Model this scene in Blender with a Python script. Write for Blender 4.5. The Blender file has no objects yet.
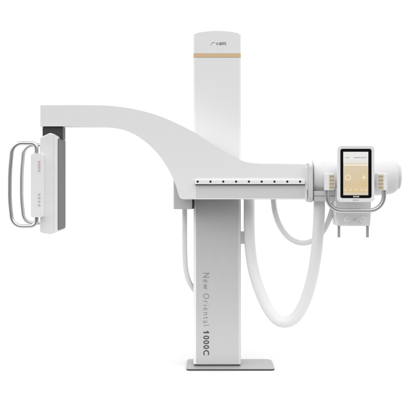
import bpy, bmesh, math, random
from mathutils import Vector, Matrix
random.seed(4)
S = bpy.context.scene
COL = S.collection
CAMZ, D, F, HY = 1.285, 7.0, 1050.0, 176.0

def P(px, py, Y):
    """world point (metres) measured from the photograph at depth Y"""
    k = (D + Y) / F
    return Vector(((px - 208) * k, Y, CAMZ - (py - HY) * k))
def L(n, Y): return n * (D + Y) / F

# ------------------------------------------------------------------ materials
def mat(name, col, rough=.45, metal=0., noise=.02, scale=60, bump=.0, spec=.5, coat=0., aniso=None):
    m = bpy.data.materials.new(name); m.use_nodes = True
    nt = m.node_tree; b = nt.nodes['Principled BSDF']
    b.inputs['Base Color'].default_value = (*col, 1)
    b.inputs['Roughness'].default_value = rough
    b.inputs['Metallic'].default_value = metal
    b.inputs['Specular IOR Level'].default_value = spec
    b.inputs['Coat Weight'].default_value = coat
    tc = nt.nodes.new('ShaderNodeTexCoord')
    n = nt.nodes.new('ShaderNodeTexNoise'); n.inputs['Scale'].default_value = scale; n.inputs['Detail'].default_value = 4
    if aniso:
        mp = nt.nodes.new('ShaderNodeMapping'); mp.inputs['Scale'].default_value = aniso
        nt.links.new(tc.outputs['Object'], mp.inputs['Vector']); nt.links.new(mp.outputs['Vector'], n.inputs['Vector'])
    else:
        nt.links.new(tc.outputs['Object'], n.inputs['Vector'])
    r = nt.nodes.new('ShaderNodeMapRange')
    r.inputs['To Min'].default_value = rough - .06; r.inputs['To Max'].default_value = rough + .06
    nt.links.new(n.outputs['Fac'], r.inputs['Value']); nt.links.new(r.outputs['Result'], b.inputs['Roughness'])
    mx = nt.nodes.new('ShaderNodeMapRange')
    mx.inputs['To Min'].default_value = 1 - noise; mx.inputs['To Max'].default_value = 1 + noise
    nt.links.new(n.outputs['Fac'], mx.inputs['Value'])
    sc = nt.nodes.new('ShaderNodeVectorMath'); sc.operation = 'SCALE'; sc.inputs[0].default_value = col
    nt.links.new(mx.outputs['Result'], sc.inputs['Scale']); nt.links.new(sc.outputs['Vector'], b.inputs['Base Color'])
    if bump:
        n2 = nt.nodes.new('ShaderNodeTexNoise'); n2.inputs['Scale'].default_value = 900
        nt.links.new(tc.outputs['Object'], n2.inputs['Vector'])
        bp = nt.nodes.new('ShaderNodeBump'); bp.inputs['Strength'].default_value = bump; bp.inputs['Distance'].default_value = .0006
        nt.links.new(n2.outputs['Fac'], bp.inputs['Height']); nt.links.new(bp.outputs['Normal'], b.inputs['Normal'])
    return m
def emis(m, col, s):
    b = m.node_tree.nodes['Principled BSDF']
    b.inputs['Emission Color'].default_value = (*col, 1); b.inputs['Emission Strength'].default_value = s
    return m

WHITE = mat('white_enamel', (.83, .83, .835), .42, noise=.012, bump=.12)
WHITE2 = mat('bright_white_enamel', (.86, .86, .865), .38, noise=.012, bump=.1)
HOUS = mat('soft_white_enamel', (.71, .71, .715), .5, noise=.012, bump=.12)
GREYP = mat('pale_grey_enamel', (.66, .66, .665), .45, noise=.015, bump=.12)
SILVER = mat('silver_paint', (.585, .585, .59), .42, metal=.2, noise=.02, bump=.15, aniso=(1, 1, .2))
PLATE = mat('brushed_plate', (.45, .45, .455), .45, metal=.3, noise=.04, scale=90, aniso=(.1, 1, 1))
STEEL = mat('satin_steel', (.62, .62, .63), .38, metal=.95, noise=.01, scale=8)
DARK = mat('charcoal_plastic', (.035, .035, .037), .5, noise=.06, bump=.2)
SCREW = mat('blackened_screw', (.02, .02, .022), .7, noise=.05, spec=.15)
SEAM_SHADE = mat('shadow_gap_grey', (.30, .30, .305), .5)
DARKSIDE = mat('dark_grey_panel', (.082, .082, .085), .5, noise=.04, bump=.15)
BLACK = mat('gloss_black', (.006, .006, .007), .16, noise=.02)
GOLD = mat('champagne_gold', (.78, .56, .32), .33, metal=.2, noise=.02, scale=30)
HOSE = mat('milky_hose', (.77, .77, .77), .4, noise=.02)
CREAM = mat('cream_keypad', (.74, .70, .60), .5)
KEY = mat('brass_key', (.50, .36, .13), .4, metal=.2)
ROSE = mat('rose_print', (.66, .50, .42), .6)
INKL = mat('light_grey_ink', (.20, .20, .21), .6)
INKD = mat('dark_grey_ink', (.07, .07, .075), .6)
LOGO1 = mat('pale_logo_ink', (.40, .40, .40), .6); LOGO2 = mat('mid_logo_ink', (.25, .25, .25), .6)
for m in (HOSE,):
    b = m.node_tree.nodes['Principled BSDF']; b.inputs['Subsurface Weight'].default_value = .4
    b.inputs['Subsurface Radius'].default_value = (.02, .02, .02)
UI = {}
def ui(n, c, s=.52):
    UI[n] = emis(mat('screen_' + n, tuple(x * .2 for x in c), .35), c, s); return UI[n]
ui('header', (.90, .89, .87), .74); ui('gold', (.80, .64, .39), .68); ui('amber', (.82, .62, .31), .68); ui('stripe', (.97, .86, .70), .76)
ui('sand', (.80, .70, .52), .68); ui('ring', (1, .90, .70), .85); ui('text', (.20, .21, .24), .5); ui('lower', (.84, .66, .38), .68)
# the gold panels fade softly from sand to gold
for n_ in ('gold', 'amber', 'lower'):
    m_ = UI[n_]; nt_ = m_.node_tree; b_ = nt_.nodes['Principled BSDF']
    t_ = nt_.nodes.new('ShaderNodeTexCoord'); s_ = nt_.nodes.new('ShaderNodeSeparateXYZ'); r_ = nt_.nodes.new('ShaderNodeValToRGB')
    mp_ = nt_.nodes.new('ShaderNodeMapRange'); mp_.inputs['From Min'].default_value = 1.15; mp_.inputs['From Max'].default_value = 1.36
    nt_.links.new(t_.outputs['Object'], s_.inputs[0]); nt_.links.new(s_.outputs['Z'], mp_.inputs['Value']); nt_.links.new(mp_.outputs['Result'], r_.inputs['Fac'])
    c_ = tuple(b_.inputs['Emission Color'].default_value)
    r_.color_ramp.elements[0].color = (c_[0], c_[1] * .98, c_[2] * .85, 1); r_.color_ramp.elements[1].color = (.84, .73, .55, 1)
    nt_.links.new(r_.outputs['Color'], b_.inputs['Emission Color'])

# ------------------------------------------------------------------ mesh helpers
def obj(name, bm, mats, parent=None, smooth=True, wn=True, ang=38):
    bmesh.ops.recalc_face_normals(bm, faces=bm.faces)
    if smooth:
        for f in bm.faces: f.smooth = True
        for e in bm.edges:
            if len(e.link_faces) == 2 and e.calc_face_angle(0) > math.radians(ang): e.smooth = False
    me = bpy.data.meshes.new(name); bm.to_mesh(me); bm.free()
    for m in (mats if isinstance(mats, (list, tuple)) else [mats]): me.materials.append(m)
    o = bpy.data.objects.new(name, me); COL.objects.link(o)
    if parent: o.parent = parent
    if wn and smooth:
        w = o.modifiers.new('wn', 'WEIGHTED_NORMAL'); w.keep_sharp = True; w.weight = 80
    return o

def prism(bm, pts, axis, a, b, bev=0., seg=3, mi=0):
    """extrude closed 2-D outline (list of (u,v)) along axis from a to b. axis 'Y': u=x v=z; 'Z': u=x v=y; 'X': u=y v=z"""
    def mk(u, v, w):
        return {'Y': (u, w, v), 'Z': (u, v, w), 'X': (w, u, v)}[axis]
    va = [bm.verts.new(mk(u, v, a)) for u, v in pts]; vb = [bm.verts.new(mk(u, v, b)) for u, v in pts]
    fs = [bm.faces.new(va), bm.faces.new(vb[::-1])]
    n = len(pts)
    cap = []
    for i in range(n):
        j = (i + 1) % n
        fs.append(bm.faces.new((va[i], vb[i], vb[j], va[j])))
    for f in fs: f.material_index = mi
    if bev:
        es = set(fs[0].edges) | set(fs[1].edges)
        bmesh.ops.bevel(bm, geom=list(es), offset=bev, segments=seg, affect='EDGES', profile=.5, clamp_overlap=True)
    return bm

def rrect(x0, x1, y0, y1, r, n=6):
    rs = r if isinstance(r, (list, tuple)) else [r] * 4
    cs = [(x1, y1, 0, -1, -1), (x0, y1, 90, 1, -1), (x0, y0, 180, 1, 1), (x1, y0, 270, -1, 1)]
    out = []
    for (cx, cy, a0, sx, sy), rr in zip(cs, rs):
        if rr <= 0: out.append((cx, cy)); continue
        for k in range(n + 1):
            a = math.radians(a0 + 90 * k / n)
            out.append((cx + sx * rr + rr * math.cos(a), cy + sy * rr + rr * math.sin(a)))
    return out

def cr(pts, n=8, closed=False):
    out = []; N = len(pts)
    pts = [Vector(p) for p in pts]
    for i in range(N if closed else N - 1):
        p0 = pts[(i - 1) % N] if (closed or i > 0) else pts[i] * 2 - pts[i + 1]
        p1 = pts[i]; p2 = pts[(i + 1) % N]
        p3 = pts[(i + 2) % N] if (closed or i + 2 < N) else p2 * 2 - p1
        for k in range(n):
            t = k / n
            out.append(.5 * ((2 * p1) + (p2 - p0) * t + (2 * p0 - 5 * p1 + 4 * p2 - p3) * t * t + (3 * p1 - p0 - 3 * p2 + p3) * t ** 3))
    if not closed: out.append(pts[-1])
    return out

def tube(bm, pts, r, seg=20, mi=0):
    pts = [Vector(p) for p in pts]; rings = []
    t0 = (pts[1] - pts[0]).normalized(); up = t0.orthogonal().normalized()
    for i, p in enumerate(pts):
        t = (pts[min(i + 1, len(pts) - 1)] - pts[max(i - 1, 0)]).normalized()
        up = (up - t * up.dot(t)).normalized(); side = t.cross(up)
        rr = r(i / (len(pts) - 1)) if callable(r) else r
        rings.append([bm.verts.new(p + (up * math.cos(a) + side * math.sin(a)) * rr) for a in [2 * math.pi * k / seg for k in range(seg)]])
    for a, b in zip(rings, rings[1:]):
        for k in range(seg):
            f = bm.faces.new((a[k], a[(k + 1) % seg], b[(k + 1) % seg], b[k])); f.material_index = mi
    bm.faces.new(rings[0][::-1]).material_index = mi; bm.faces.new(rings[-1]).material_index = mi
    return bm

def fillet(pts, r, n=8):
    """polyline with rounded corners; r number or list per inner corner"""
    pts = [Vector(p) for p in pts]; out = [pts[0]]
    for i in range(1, len(pts) - 1):
        rr = r[i - 1] if isinstance(r, (list, tuple)) else r
        a = (pts[i - 1] - pts[i]).normalized(); b = (pts[i + 1] - pts[i]).normalized()
        p0 = pts[i] + a * rr; p2 = pts[i] + b * rr
        for k in range(n + 1):
            t = k / n; w = .78
            q = (p0 * (1 - t) ** 2 + pts[i] * 2 * t * (1 - t) * w + p2 * t * t) / ((1 - t) ** 2 + 2 * t * (1 - t) * w + t * t)
            out.append(q)
    out.append(pts[-1]); return out

def lathe(bm, prof, origin, axis, seg=64, mi=0):
    """prof: list of (distance along axis, radius)"""
    o = Vector(origin); ax = Vector(axis).normalized(); u = ax.orthogonal().normalized(); v = ax.cross(u)
    rings = []
    for d, r in prof:
        if r < 1e-6: rings.append([bm.verts.new(o + ax * d)])
        else: rings.append([bm.verts.new(o + ax * d + (u * math.cos(t) + v * math.sin(t)) * r) for t in [2 * math.pi * k / seg for k in range(seg)]])
    for a, b in zip(rings, rings[1:]):
        for k in range(seg):
            k2 = (k + 1) % seg
            if len(a) == 1: vs = (a[0], b[k2], b[k])
            elif len(b) == 1: vs = (a[k], a[k2], b[0])
            else: vs = (a[k], a[k2], b[k2], b[k])
            bm.faces.new(vs).material_index = mi
    return bm

def text_obj(name, s, size, loc, rot, m, parent, off=0., space=1., fit=None, depth=.0004):
    c = bpy.data.curves.new(name, 'FONT'); c.body = s; c.size = size; c.space_character = space
    c.offset = off; c.extrude = depth; c.resolution_u = 5
    t = bpy.data.objects.new(name + '_tmp', c); COL.objects.link(t)
    dg = bpy.context.evaluated_depsgraph_get(); dg.update()
    me = bpy.data.meshes.new_from_object(t.evaluated_get(dg)); bpy.data.objects.remove(t); bpy.data.curves.remove(c)
    xs = [v.co.x for v in me.vertices]; ys = [v.co.y for v in me.vertices]
    sx = fit[0] / (max(xs) - min(xs)) if fit else 1; sy = fit[1] / (max(ys) - min(ys)) if fit else 1
    x0 = min(xs); y0 = min(ys)
    for v in me.vertices: v.co.x = (v.co.x - x0) * sx; v.co.y = (v.co.y - y0) * sy
    me.materials.clear(); me.materials.append(m); me.name = name
    o = bpy.data.objects.new(name, me); COL.objects.link(o); o.parent = parent
    o.location = loc; o.rotation_euler = rot
    return o

# ------------------------------------------------------------------ setting
fm = mat('white_floor', (.84, .84, .84), .6, noise=.004, scale=3)
bm = bmesh.new()
for v in ((-60, -1.55, 0), (60, -1.55, 0), (60, 400, 0), (-60, 400, 0)): bm.verts.new(v)
bm.faces.new(bm.verts)
fl = obj('floor', bm, fm, smooth=False); fl['kind'] = 'structure'

# ------------------------------------------------------------------ the machine
root = bpy.data.objects.new('xray_machine', None); COL.objects.link(root)
root['label'] = 'white x-ray machine with curved swing arm on a tall column and flat grey base plate'
root['category'] = 'x-ray machine'

# --- base plate
PT = .012
bm = bmesh.new()
prism(bm, rrect(-.140, .438, -.07, .305, [.045, .02, .02, .025], 8), 'Z', 0.001, PT, .0025, 2)
base = obj('base_plate', bm, [PLATE], root)
bm = bmesh.new()
# dark rubber underlay, slightly proud of the rim
bm.free(); bm = bmesh.new()
prism(bm, rrect(-.1412, .4392, -.0712, .3062, [.045, .02, .02, .025], 8), 'Z', .0002, .0095, .001, 1)
obj('rubber_underlay', bm, [DARK], base)

# --- column
CF = .03                       # front plane of the column
xl = P(193.6, 0, CF).x; xr = P(240.8, 0, CF).x
zt = P(0, 33.6, CF).z; zarm = P(0, 196, CF).z
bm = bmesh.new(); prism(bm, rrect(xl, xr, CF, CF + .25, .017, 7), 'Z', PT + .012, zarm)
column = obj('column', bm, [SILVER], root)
bm = bmesh.new(); prism(bm, rrect(xl + .006, xr - .006, CF + .006, CF + .244, .012, 5), 'Z', PT, PT + .0125)
obj('plinth', bm, [DARKSIDE], column)
zb0 = P(0, 57.4, CF).z; zb1 = P(0, 53.4, CF).z
bm = bmesh.new(); prism(bm, rrect(xl, xr, CF, CF + .25, .017, 7), 'Z', zarm + .002, zb0)
upper = obj('upper_column', bm, [WHITE], root)
bm = bmesh.new(); prism(bm, rrect(xl - .002, xr + .002, CF - .002, CF + .252, .018, 7), 'Z', zb0 + .001, zb1 - .001)
obj('gold_band', bm, [GOLD], upper)
# slim corner profiles down both front edges
def corner(side, z0, z1, m, parent):
    t = .0012
    if side < 0: pts = rrect(xl - t, P(196.1, 0, CF).x, CF - t, CF + .03, [0, 0, .015, 0], 7)
    else: pts = rrect(P(238.3, 0, CF).x, xr + t, CF - t, CF + .03, [0, 0, 0, .015], 7)
    bm = bmesh.new(); prism(bm, pts, 'Z', z0, z1)
    return obj('corner_profile', bm, [m], parent)
for sd in (-1, 1):
    corner(sd, zarm + .004, zb0 - .001, WHITE2, upper)
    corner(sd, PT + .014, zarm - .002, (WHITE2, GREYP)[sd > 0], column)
# arched cap
zc = P(0, 30.9, CF).z
pts = [(xl, zb1), (xr, zb1), (xr, zt - .006)]
for k in range(21):
    t = k / 20; x = xr - .004 + (xl + .008 - xr) * t
    pts.append((x, zt + (zc - zt) * (1 - (2 * t - 1) ** 2)))
pts.append((xl, zt - .006))
bm = bmesh.new(); prism(bm, pts, 'Y', CF, CF + .25)
ve = [e for e in bm.edges if all(v.co.z > zb1 + .002 or True for v in e.verts) and
      ((abs(e.verts[0].co.x - e.verts[1].co.x) < 1e-5 and abs(e.verts[0].co.y - e.verts[1].co.y) < 1e-5) or
       (min(v.co.z for v in e.verts) > zt - .01 and abs(e.verts[0].co.y - e.verts[1].co.y) < 1e-5))]
bmesh.ops.bevel(bm, geom=ve, offset=.014, segments=6, affect='EDGES', profile=.5, clamp_overlap=True)
cap = obj('top_cap', bm, [WHITE], upper)
# small maker's logo on the cap
def flat_front(name, polys, Y, m, parent, t=.0006):
    bm = bmesh.new()
    for mi, pl in polys: prism(bm, pl, 'Y', Y - t, Y + .001, mi=mi)
    return obj(name, bm, m, parent, smooth=False)
def q(px, py, Y=CF): v = P(px, py, Y); return (v.x, v.z)
flat_front('logo_mark', [(0, [q(210.4, 45.4), q(211.2, 45.4), q(213.2, 42.0), q(212.4, 42.0)]),
                         (0, [q(212.6, 42.9), q(212.8, 42.2), q(215.3, 42.3), q(215.1, 43.0)])], CF, [LOGO1], cap)
v = P(216.0, 45.0, CF - .0008)
text_obj('logo_lettering', 'e', .03, v, (math.pi / 2, 0, 0), LOGO1, cap, fit=(L(2.6, CF), L(2.6, CF)), off=.0004)
v = P(219.2, 45.0, CF - .0008)
text_obj('logo_lettering', 'am', .03, v, (math.pi / 2, 0, 0), LOGO2, cap, fit=(L(6.8, CF), L(2.8, CF)), off=.0008)
# model lettering running down the column
R = Matrix.Rotation(math.pi / 2, 4, 'X')
rot = (Matrix.Rotation(math.pi / 2, 3, 'Y') @ Matrix.Rotation(math.pi / 2, 3, 'X')).to_euler()
for wd, ya, yb in (('New', 273.0, 289.2), ('Oriental', 293.6, 325.6)):
    text_obj('model_lettering', wd, .06, P(203.3, ya, CF - .0008), rot, INKL, column, off=-.0009, space=1.3, fit=(L(yb - ya, CF), L(5.9, CF)))
text_obj('model_number_lettering', '000C', .06, P(203.3, 335.6, CF - .0008), rot, INKD, column, off=.0013, space=1.22, fit=(L(19.6, CF), L(5.9, CF)))
flat_front('model_number_lettering', [(0, [q(203.4, 331.8), q(203.4, 333.3), q(209.2, 333.3), q(209.2, 332.2), q(207.4, 330.6), q(206.6, 331.2), q(207.5, 331.8)])], CF, [INKD], column)
# small clip on the right flank
bm = bmesh.new(); a = P(240.3, 243.5, .12); b_ = P(244.5, 231, .12)
prism(bm, rrect(xr - .001, b_.x + .012, a.z, b_.z, .005, 4), 'Y', .07, .115, .002, 2)
obj('hose_clip', bm, [WHITE2], column)

# --- carriage behind the arm
bm = bmesh.new(); a = P(173.4, 209.2, -.03); b_ = P(192.3, 172, -.03)
prism(bm, rrect(a.x, b_.x, -.026, .24, .010, 5), 'Z', a.z, b_.z, .003, 2)
car = obj('carriage', bm, [GREYP], root)
bm = bmesh.new(); c2 = P(192.3, 209, -.02)
prism(bm, rrect(b_.x - .002, xl - .001, -.02, .20, .002, 2), 'Z', a.z + .002, b_.z)
obj('guide_strip', bm, [DARK], car)
bm = bmesh.new()     # slide block joining the arm to the front of the column
prism(bm, rrect(xl - .002, xr - .01, -.10, CF, .004, 2), 'Z', P(0, 194, CF).z, P(0, 168, CF).z)
obj('slide_block', bm, [DARKSIDE], car)

# --- arm
AF, AB = -.24, -.075
top = [(40.2, 105.1), (70, 105.1), (100, 105.3), (118, 106.6), (135, 109.3), (152, 113.6), (166, 118.6), (180, 125.0), (193, 131.6), (202, 137.2),
       (212, 143.6), (223, 150.6), (233, 156.2), (242, 160.6), (250, 162.8), (260, 163.6), (280, 163.9), (307.5, 164.2)]
bot = [(307.5, 199.4), (183.5, 199.4)]
bcv = [(181.2, 198.9), (179.4, 197.0), (178.0, 192.8), (176.3, 187), (173.6, 180), (169.3, 171), (163.9, 162), (158, 154), (151.5, 147.2), (145, 141.4), (137, 135.9), (129, 131.6), (120, 128.5), (110, 126.8), (98, 126.3), (70, 126.3), (40.2, 126.3)]
t2 = [tuple(v[:2]) for v in cr([(x, y, 0) for x, y in top], 4)]
b2 = [tuple(v[:2]) for v in cr([(x, y, 0) for x, y in bcv], 4)]
outline = [q(x, y, AF) for x, y in t2 + bot + b2]
bm = bmesh.new(); prism(bm, outline, 'Y', AF, AB, .004, 3)
arm = obj('swing_arm', bm, [WHITE], root, ang=30)
# graduated rail with screws
RY = AF - .022
bm = bmesh.new(); a = P(194.8, 184.2, RY); b_ = P(305.0, 180.0, RY)
prism(bm, [(a.x, a.z), (b_.x, a.z), (b_.x, b_.z), (a.x, b_.z)], 'Y', RY, AF + .001, .0012, 2)
rail = obj('rail', bm, [WHITE2], arm)
bm = bmesh.new(); a = P(195.4, 184.9, AF - .004); b_ = P(305, 184.05, AF - .004)
prism(bm, [(a.x, a.z), (b_.x, a.z), (b_.x, b_.z), (a.x, b_.z)], 'Y', AF - .005, AF + .001)
obj('rail_shadow_line', bm, [DARKSIDE], arm)  # dark strip standing in for the shadow line below the rail
def screw():
    bm = bmesh.new(); r = L(.95, RY)
    lathe(bm, [(.0006, 0), (.0006, r * .45), (.0014, r * .55), (.0014, r * .9), (.0008, r * 1.15), (-.002, r * 1.15)], (0, 0, 0), (0, -1, 0), 20)
    return obj('screw', bm, [SCREW], arm)
s0 = screw(); s0.location = P(197.7, 181.6, RY)
for k in range(1, 9):
    s = s0.copy(); COL.objects.link(s); s.parent = arm; s.location = P(197.7 + 12.8 * k, 181.6, RY)
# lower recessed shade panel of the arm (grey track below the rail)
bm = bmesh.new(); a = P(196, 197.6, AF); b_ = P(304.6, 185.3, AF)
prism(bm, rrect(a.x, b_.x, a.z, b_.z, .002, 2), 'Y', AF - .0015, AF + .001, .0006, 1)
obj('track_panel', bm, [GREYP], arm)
# end trim + flange
bm = bmesh.new(); a = P(305.4, 199.2, AF); b_ = P(308.2, 164.4, AF)
yz = rrect(AF - .006, AB + .004, P(0, 190.5, AF).z, P(0, 165.5, AF).z, .012, 5)
prism(bm, yz, 'X', a.x, P(307.9, 0, AF).x, .003, 2)
obj('end_trim', bm, [WHITE2], arm)
bm = bmesh.new()
prism(bm, rrect(-.286, -.06, P(0, 202.3, -.28).z, P(0, 163.0, -.28).z, .03, 8), 'X', P(308.1, 0, -.25).x, P(312.4, 0, -.25).x, .004, 3)
obj('flange', bm, [GREYP], root)

# --- detector unit on the left
DN, DF = -.33, .03
bm = bmesh.new(); a = P(42.6, 137, -.22); b_ = P(62.9, 126, -.22)
prism(bm, rrect(a.x, b_.x, -.225, -.10, .004, 3), 'Z', P(0, 139, -.22).z, P(0, 126.9, -.22).z)
obj('detector_bracket', bm, [DARK], root)
def dq(px, py): return q(px, py, DN)
bm = bmesh.new()
prof = [(40.0, 138.6), (41.0, 137.0), (49.0, 133.3), (50.2, 133.0), (51.5, 133.3), (53.6, 134.4), (53.6, 233.4), (50.3, 234.2), (48.6, 234.1), (41.0, 232.6), (40.0, 231.4)]
prism(bm, [dq(*p) for p in prof], 'Y', DN, DF, .006, 3)
det = obj('detector_housing', bm, [WHITE], root)
bm = bmesh.new()
prof = [(53.61, 134.5), (56.4, 136.0), (57.5, 137.4), (57.5, 230.6), (56.6, 232.3), (53.61, 233.3)]
prism(bm, [dq(*p) for p in prof], 'Y', DN + .0015, DF - .002, .0015, 2)
obj('front_shell', bm, [WHITE2], det)
bm = bmesh.new(); a = P(57.5, 0, DN).x
prism(bm, rrect(DN + .010, DF - .008, P(0, 230.6, DN).z, P(0, 138.2, DN).z, .022, 6), 'X', a - .002, a + .0035, .002, 2)
obj('detector_face', bm, [DARKSIDE], det)

def ring_poly(bm, c, r, w, Y, mi, t=.0012, seg=14, sx=1.):
    lathe(bm, [(-.0005, r - w), (t, r - w), (t, r), (-.0005, r)], (c[0], Y, c[1]), (0, -1, 0), seg, mi)

def det_pod(yf, yb, front):
    bm = bmesh.new(); a = P(31.2, 217.2, -.37); b_ = P(43.2, 153.4, -.37)
    prism(bm, rrect(a.x, b_.x, a.z, b_.z, .012, 5), 'Y', yf, yb, .005, 3)
    p = obj('control_pod', bm, [WHITE2], root)
    if front:
        for y0 in (162.0, 164.8, 167.6, 170.6, 194.5, 198.0, 201.6, 205.2):
            bm = bmesh.new(); v = P(39.2, y0, yf)
            pw, ph = L(1.5, yf), L(1.1, yf)
            prism(bm, rrect(v.x - pw, v.x + pw, v.z - ph, v.z + ph, .003, 3), 'Y', yf - .0008, yf + .001, mi=0)
            ring_poly(bm, (v.x, v.z), L(.75, yf), L(.28, yf), yf - .0008, 1)
            obj('button', bm, [mat_rosebg, ROSE], p, smooth=False)
    return p
mat_rosebg = mat('pale_rose_key', (.70, .655, .63), .5)
det_pod(-.385, -.331, True)
bp = det_pod(.031, .085, False)
def det_handle(Y):
    bm = bmesh.new()
    z = lambda py: P(0, py, -.36).z
    x = lambda px: P(px, 0, -.36).x
    pts = [(x(36.6), Y, z(155)), (x(36.6), Y, z(143.2)), (x(12.6), Y, z(143.0)), (x(10.0), Y, z(172)), (x(9.8), Y, z(200)), (x(12.6), Y, z(226.4)), (x(36.4), Y, z(226.0)), (x(36.8), Y, z(215))]
    pts = fillet(pts, [.035, .062, .05, .05, .062, .04], 8)
    tube(bm, pts, .0128, 20)
    return obj('detector_handle', bm, [STEEL], root)
det_handle(-.36); det_handle(.06)

# --- tube housing
HYc = -.16; hc = P(312, 176.6, HYc)
def X(px, Y=HYc): return P(px, 0, Y).x - hc.x
r0 = L(18.7, HYc)
bm = bmesh.new()
lathe(bm, [(0.001, 0), (0.001, r0 * .80), (X(312.6), r0 * .86), (X(314.0), r0 * .885), (X(323.2), r0 * .985), (X(326), r0), (X(378), r0), (X(384), r0 * .985), (X(390), r0 * .94), (X(394), r0 * .86), (X(396.0), r0 * .78), (X(396.6), r0 * .66), (X(396.6), 0)], hc, (1, 0, 0), 96)
th = obj('tube_housing', bm, [HOUS], root, ang=50)
bm = bmesh.new(); re = L(12.6, HYc)
lathe(bm, [(X(396.4), 0), (X(396.4), re), (X(398.6), re), (X(399.6), re * .93), (X(400.0), re * .82), (X(400.0), 0)], hc, (1, 0, 0), 64)
obj('end_cap', bm, [GREYP], th)
bm = bmesh.new()   # cable socket under the left end where the hoses plug in
a = P(312.6, 201, -.2); b_ = P(337.5, 195.4, -.2)
prism(bm, rrect(a.x, b_.x, -.27, -.08, .008, 4), 'Z', a.z, b_.z + .03, .003, 2)
obj('cable_socket', bm, [GREYP], th)
bm = bmesh.new()
a = P(312.8, 196.0, -.2); b_ = P(337.2, 195.5, -.2)
prism(bm, rrect(a.x, b_.x, -.272, -.08, .003, 3), 'Z', a.z, b_.z)
obj('seam_shadow_strip', bm, [SEAM_SHADE], th)  # grey strip colours in the shadow line under the housing

# --- collimator below the housing
KF = -.30
bm = bmesh.new()
prism(bm, [q(*p, KF) for p in [(335.7, 188), (371.2, 188), (370.8, 214), (370.2, 226.0), (337.4, 226.0), (335.9, 214)]], 'Y', KF, -.04, .004, 3)
colm = obj('collimator', bm, [WHITE], root)
bm = bmesh.new()
a = P(338, 225.4, KF); b_ = P(369.6, 213.6, KF)
prism(bm, rrect(a.x, b_.x, a.z, b_.z, .008, 4), 'Y', KF - .006, KF + .001, .002, 2)
obj('control_panel', bm, [WHITE2], colm)
KP = KF - .006
for px in (347.1, 362.3):
    bm = bmesh.new(); r = L(2.7, KP)
    lathe(bm, [(-.001, r * 1.12), (.003, r * 1.12), (.004, r), (.018, r * .9), (.021, r * .78), (.021, 0)], (0, 0, 0), (0, -1, 0), 32)
    k = obj('knob', bm, [WHITE2], colm); k.location = P(px, 219.6, KP)
bm = bmesh.new(); r = L(1.4, KP)
lathe(bm, [(-.001, r), (.004, r), (.005, r * .8), (.005, 0)], (0, 0, 0), (0, -1, 0), 24)
o = obj('button', bm, [GREYP], colm); o.location = P(354.8, 219.6, KP)
for x0, x1 in ((337.7, 340.2), (366.2, 368.8)):
    bm = bmesh.new(); a = P(x0, 237.4, -.28); b_ = P(x1, 225.6, -.28)
    prism(bm, rrect(a.x, b_.x, -.285, -.265, .002, 2), 'Z', a.z, b_.z, .001, 1)
    obj('guide_rail', bm, [mat('anodised_rail' , (.46, .46, .47), .4, metal=.3)], colm)

# --- control handle with two pods
HB = -.43
bm = bmesh.new()
pts = fillet([P(326.9, 186, HB), P(326.9, 210.6, HB), P(384.0, 210.6, HB), P(384.0, 186, HB)], [.095, .095], 12)
tube(bm, pts, L(2.25, HB), 24)
obj('handle_bar', bm, [STEEL], root)
def head_pod(px, sgn):
    # wedge pod: pale outer cheek, cream keypad facing slightly inward
    bm = bmesh.new(); c = P(px, 0, HB)
    z0, z1 = P(0, 190.4, HB).z, P(0, 173.2, HB).z
    w0, w1 = L(4.6, HB), L(5.2, HB)
    poly = [(c.x - sgn * w0, HB - .022), (c.x - sgn * L(.8, HB), HB - .032), (c.x + sgn * w1, HB - .020), (c.x + sgn * w1, HB + .03), (c.x + sgn * w1 * .5, -.27), (c.x - sgn * w0 * .5, -.27), (c.x - sgn * w0, HB + .03)]
    prism(bm, poly, 'Z', z0, z1, .005, 3)
    p = obj('control_pod', bm, [WHITE2], root)
    ax, ay = c.x - sgn * L(.3, HB), HB - .0322; bx, by = c.x + sgn * (w1 - .003), HB - .0212
    dx, dy = bx - ax, by - ay; ln = math.hypot(dx, dy); n = Vector((dy, -dx, 0)).normalized()
    if n.y > 0: n = -n
    bm = bmesh.new()
    kz0, kz1 = z0 + .006, z1 - .008
    prism(bm, [(ax, ay - .002), (bx, by - .002), (bx, by + .003), (ax, ay + .003)], 'Z', kz0, kz1, .0008, 1)
    obj('keypad', bm, [CREAM], p)
    for r_ in range(4):
        for cc in (.27, .73):
            bm = bmesh.new(); r = ln * .2
            lathe(bm, [(-.0005, r * .55), (.0016, r * .6), (.0016, r), (-.0005, r)], (0, 0, 0), n, 16)
            b = obj('button', bm, [KEY], p, smooth=False)
            b.location = Vector((ax + dx * cc, ay + dy * cc - .002, kz0 + (kz1 - kz0) * (.14 + .24 * r_)))
head_pod(329.0, 1); head_pod(382.2, -1)

# --- monitor
MF = -.50
bm = bmesh.new(); a = P(337.6, 202.0, MF); b_ = P(374.4, 146.0, MF)
prism(bm, rrect(a.x, b_.x, a.z, b_.z, .022, 14), 'Y', MF, MF + .035, .005, 4)
mon = obj('monitor', bm, [WHITE2], root)
bm = bmesh.new(); a = P(346, 192, MF); b_ = P(366, 162, MF)
prism(bm, rrect(a.x, b_.x, a.z, b_.z, .01, 4), 'Y', MF + .034, -.26, .002, 1)
obj('monitor_mount', bm, [GREYP], mon)
bm = bmesh.new(); a = P(340.4, 198.0, MF); b_ = P(371.5, 148.8, MF)
prism(bm, rrect(a.x, b_.x, a.z, b_.z, .012, 8), 'Y', MF - .0015, MF + .001, .0008, 2)
obj('bezel', bm, [BLACK], mon)
SY = MF - .0035
def box(x0, y0, x1, y1, r=0, dz=0.):
    a = P(x0, y1, SY); b = P(x1, y0, SY)
    return rrect(a.x, b.x, a.z, b.z, r, 3) if r else [(a.x, a.z), (b.x, a.z), (b.x, b.z), (a.x, b.z)]
bm = bmesh.new(); mats_ = list(UI.values()); ix = {n: i for i, n in enumerate(UI)}
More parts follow.
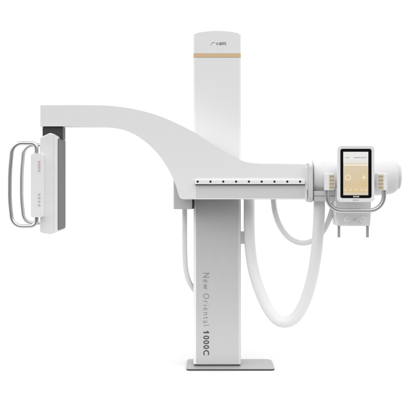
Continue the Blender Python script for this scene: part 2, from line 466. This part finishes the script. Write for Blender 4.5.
def lay(n, pts, lv): prism(bm, pts, 'Y', SY - .0003 * lv, SY + .001, mi=ix[n])
lay('header', box(343.3, 151.8, 368.3, 163.2), 0)
lay('sand', box(343.3, 163.2, 368.3, 195.2), 0)
lay('stripe', box(343.9, 164.0, 367.8, 165.8, .001), 1)
lay('gold', box(343.6, 166.8, 358.6, 187.2, .002), 1)
lay('amber', box(359.0, 166.8, 368.1, 187.2, .002), 1)
lay('lower', box(343.6, 187.8, 368.1, 192.2, .002), 1)
def scribble(x, x1):      # small unreadable print
    while x < x1:
        k = random.choice('oosbt'); w = .95
        if k == 'o':
            v = P(x + .45, 157.7, SY); lathe(bm, [(.0002, L(.22, SY)), (.0009, L(.22, SY)), (.0009, L(.46, SY)), (.0002, L(.46, SY))], (v.x, SY, v.z), (0, -1, 0), 12, ix['text'])
        elif k == 's': lay('text', box(x + .1, 157.2, x + .8, 157.5), 1); lay('text', box(x + .3, 157.9, x + .9, 158.2), 1)
        elif k == 'b': lay('text', box(x + .1, 156.6, x + .34, 158.2), 1); lay('text', box(x + .34, 157.6, x + .8, 157.85), 1)
        else: lay('text', box(x + .3, 156.7, x + .54, 158.2), 1); w = .75
        x += w + .12
scribble(345.0, 349.0); scribble(353.8, 366.6)
x = 345.6
while x < 366:
    w = random.choice((.5, .8, 1.2)); lay('sand', box(x, 161.3, x + w, 161.8), 1); x += w + random.choice((.4, .5, 1.3))
for (cx, cy, r, w) in ((347.9, 177.4, 2.9, .55), (363.9, 177.4, 1.0, 1.0), (363.9, 177.4, 2.2, .18)):
    v = P(cx, cy, SY); lathe(bm, [(.0002, L(r - w, SY) + 1e-5), (.0009, L(r - w, SY) + 1e-5), (.0009, L(r, SY)), (.0002, L(r, SY))], (v.x, SY, v.z), (0, -1, 0), 32, ix['ring'])
for cx in (345.6, 350.5, 356.4, 361.4, 366): lay('stripe', box(cx - .8, 189.4, cx + .8, 190.4, .0005), 2)
for cy in (170.2, 172.0, 183.4, 185.0):
    lay('lower', box(345, cy, 352.6, cy + .4), 2); lay('gold', box(361, cy, 366.4, cy + .4), 2)
obj('display', bm, mats_, mon, smooth=False)
bm = bmesh.new()
for (x0, x1) in ((353.2, 354.3), (354.6, 355.5), (355.9, 356.5), (356.8, 357.9), (358.2, 359.1)):
    a = P(x0, 197.2, MF); b_ = P(x1, 196.0, MF)
    prism(bm, rrect(a.x, b_.x, a.z, b_.z, .001, 2), 'Y', MF - .0021, MF - .001)
obj('bezel_print', bm, [WHITE2], mon, smooth=False)
v = P(353.2, 200.6, MF - .0006)
bm = bmesh.new()
for k in range(4):
    a = P(352.8 + 1.6 * k, 200.6, MF); b_ = P(353.9 + 1.6 * k, 199.6, MF)
    prism(bm, rrect(a.x, b_.x, a.z, b_.z, .001, 2), 'Y', MF - .0006, MF + .001)
obj('frame_print', bm, [LOGO1], mon, smooth=False)

# --- hoses
def hose(name, pp, r, label=None):
    pts = cr([P(*p) for p in pp], 14)
    bm = bmesh.new(); tube(bm, pts, r, 28)
    return obj(name, bm, [HOSE], root, wn=False, ang=80)
hose('thick_hose', [(249.2, 186, .06), (249.2, 205, .06), (249.3, 228, .05), (250.4, 250, .04), (254.0, 272, .02), (260.8, 293, -.01), (269.6, 311, -.04), (280.6, 321.4, -.07),
                    (293.5, 319.0, -.10), (304.0, 303.5, -.13), (311.6, 280, -.16), (316.0, 255, -.18), (318.2, 230, -.19), (319.2, 210, -.19), (319.2, 197, -.19)], L(5.6, -.05))
hose('thin_hose', [(273.6, 190, -.04), (273.6, 202, -.04), (275.8, 215, -.04), (281.2, 228, -.04), (289.6, 238, -.05), (299.6, 242.6, -.06), (309.6, 241.9, -.08), (318.8, 236.4, -.10), (325.6, 227.0, -.11), (330.0, 216.5, -.12), (333.4, 205, -.13), (334.0, 197, -.13)], L(2.7, -.05))
hose('thin_hose', [(184.6, 200, .10), (184.6, 225, .10), (184.7, 250, .10), (185.6, 268, .11), (188.8, 281, .12), (194.8, 290.5, .14), (200, 294, .15)], L(2.5, .1))

# ------------------------------------------------------------------ light
w = bpy.data.worlds.new('World'); S.world = w; w.use_nodes = True
nt = w.node_tree; bg = nt.nodes['Background']
tc = nt.nodes.new('ShaderNodeTexCoord'); sp = nt.nodes.new('ShaderNodeSeparateXYZ')
nt.links.new(tc.outputs['Generated'], sp.inputs[0])
def rng(src, a, b, c, d, smooth=True):
    m = nt.nodes.new('ShaderNodeMapRange')
    if smooth: m.interpolation_type = 'SMOOTHSTEP'
    for k, v in zip(('From Min', 'From Max', 'To Min', 'To Max'), (a, b, c, d)): m.inputs[k].default_value = v
    nt.links.new(sp.outputs[src], m.inputs['Value']); return m
back = rng('Y', -.1, .5, 0, 1)            # studio: white wall behind, dim room in front, bright ceiling
front0 = rng('Z', .04, .52, .01, 2.36); zen = rng('Z', .65, 1.0, 1.0, .22)
front = nt.nodes.new('ShaderNodeMath'); front.operation = 'MULTIPLY'
nt.links.new(front0.outputs['Result'], front.inputs[0]); nt.links.new(zen.outputs['Result'], front.inputs[1])
mx = nt.nodes.new('ShaderNodeMix'); mx.data_type = 'FLOAT'
nt.links.new(back.outputs['Result'], mx.inputs[0]); nt.links.new(front.outputs[0], mx.inputs[2]); mx.inputs[3].default_value = 1.05
nt.links.new(mx.outputs[0], bg.inputs['Strength']); bg.inputs['Color'].default_value = (1, 1, 1, 1)
def area(name, loc, tgt, sx, sy, e):
    l = bpy.data.lights.new(name, 'AREA'); l.shape = 'RECTANGLE'; l.size = sx; l.size_y = sy; l.energy = e
    o = bpy.data.objects.new(name, l); COL.objects.link(o); o.location = loc
    o.rotation_euler = (Vector(tgt) - Vector(loc)).to_track_quat('-Z', 'Y').to_euler()
area('overhead_softbox', (0.1, -1.9, 4.6), (0, 0, 1.2), 3.0, 1.6, 14)

# ------------------------------------------------------------------ camera
cam = bpy.data.cameras.new('camera'); co = bpy.data.objects.new('camera', cam); COL.objects.link(co)
co.location = (0, -D, CAMZ); co.rotation_euler = (math.pi / 2, 0, 0)
cam.sensor_width = 36; cam.lens = F / 416 * 36; cam.shift_y = -(208 - HY) / 416; cam.clip_end = 1000
S.camera = co
S.view_settings.view_transform = 'Standard'; S.view_settings.look = 'None'; S.view_settings.exposure = 0
S.render.engine = 'CYCLES'
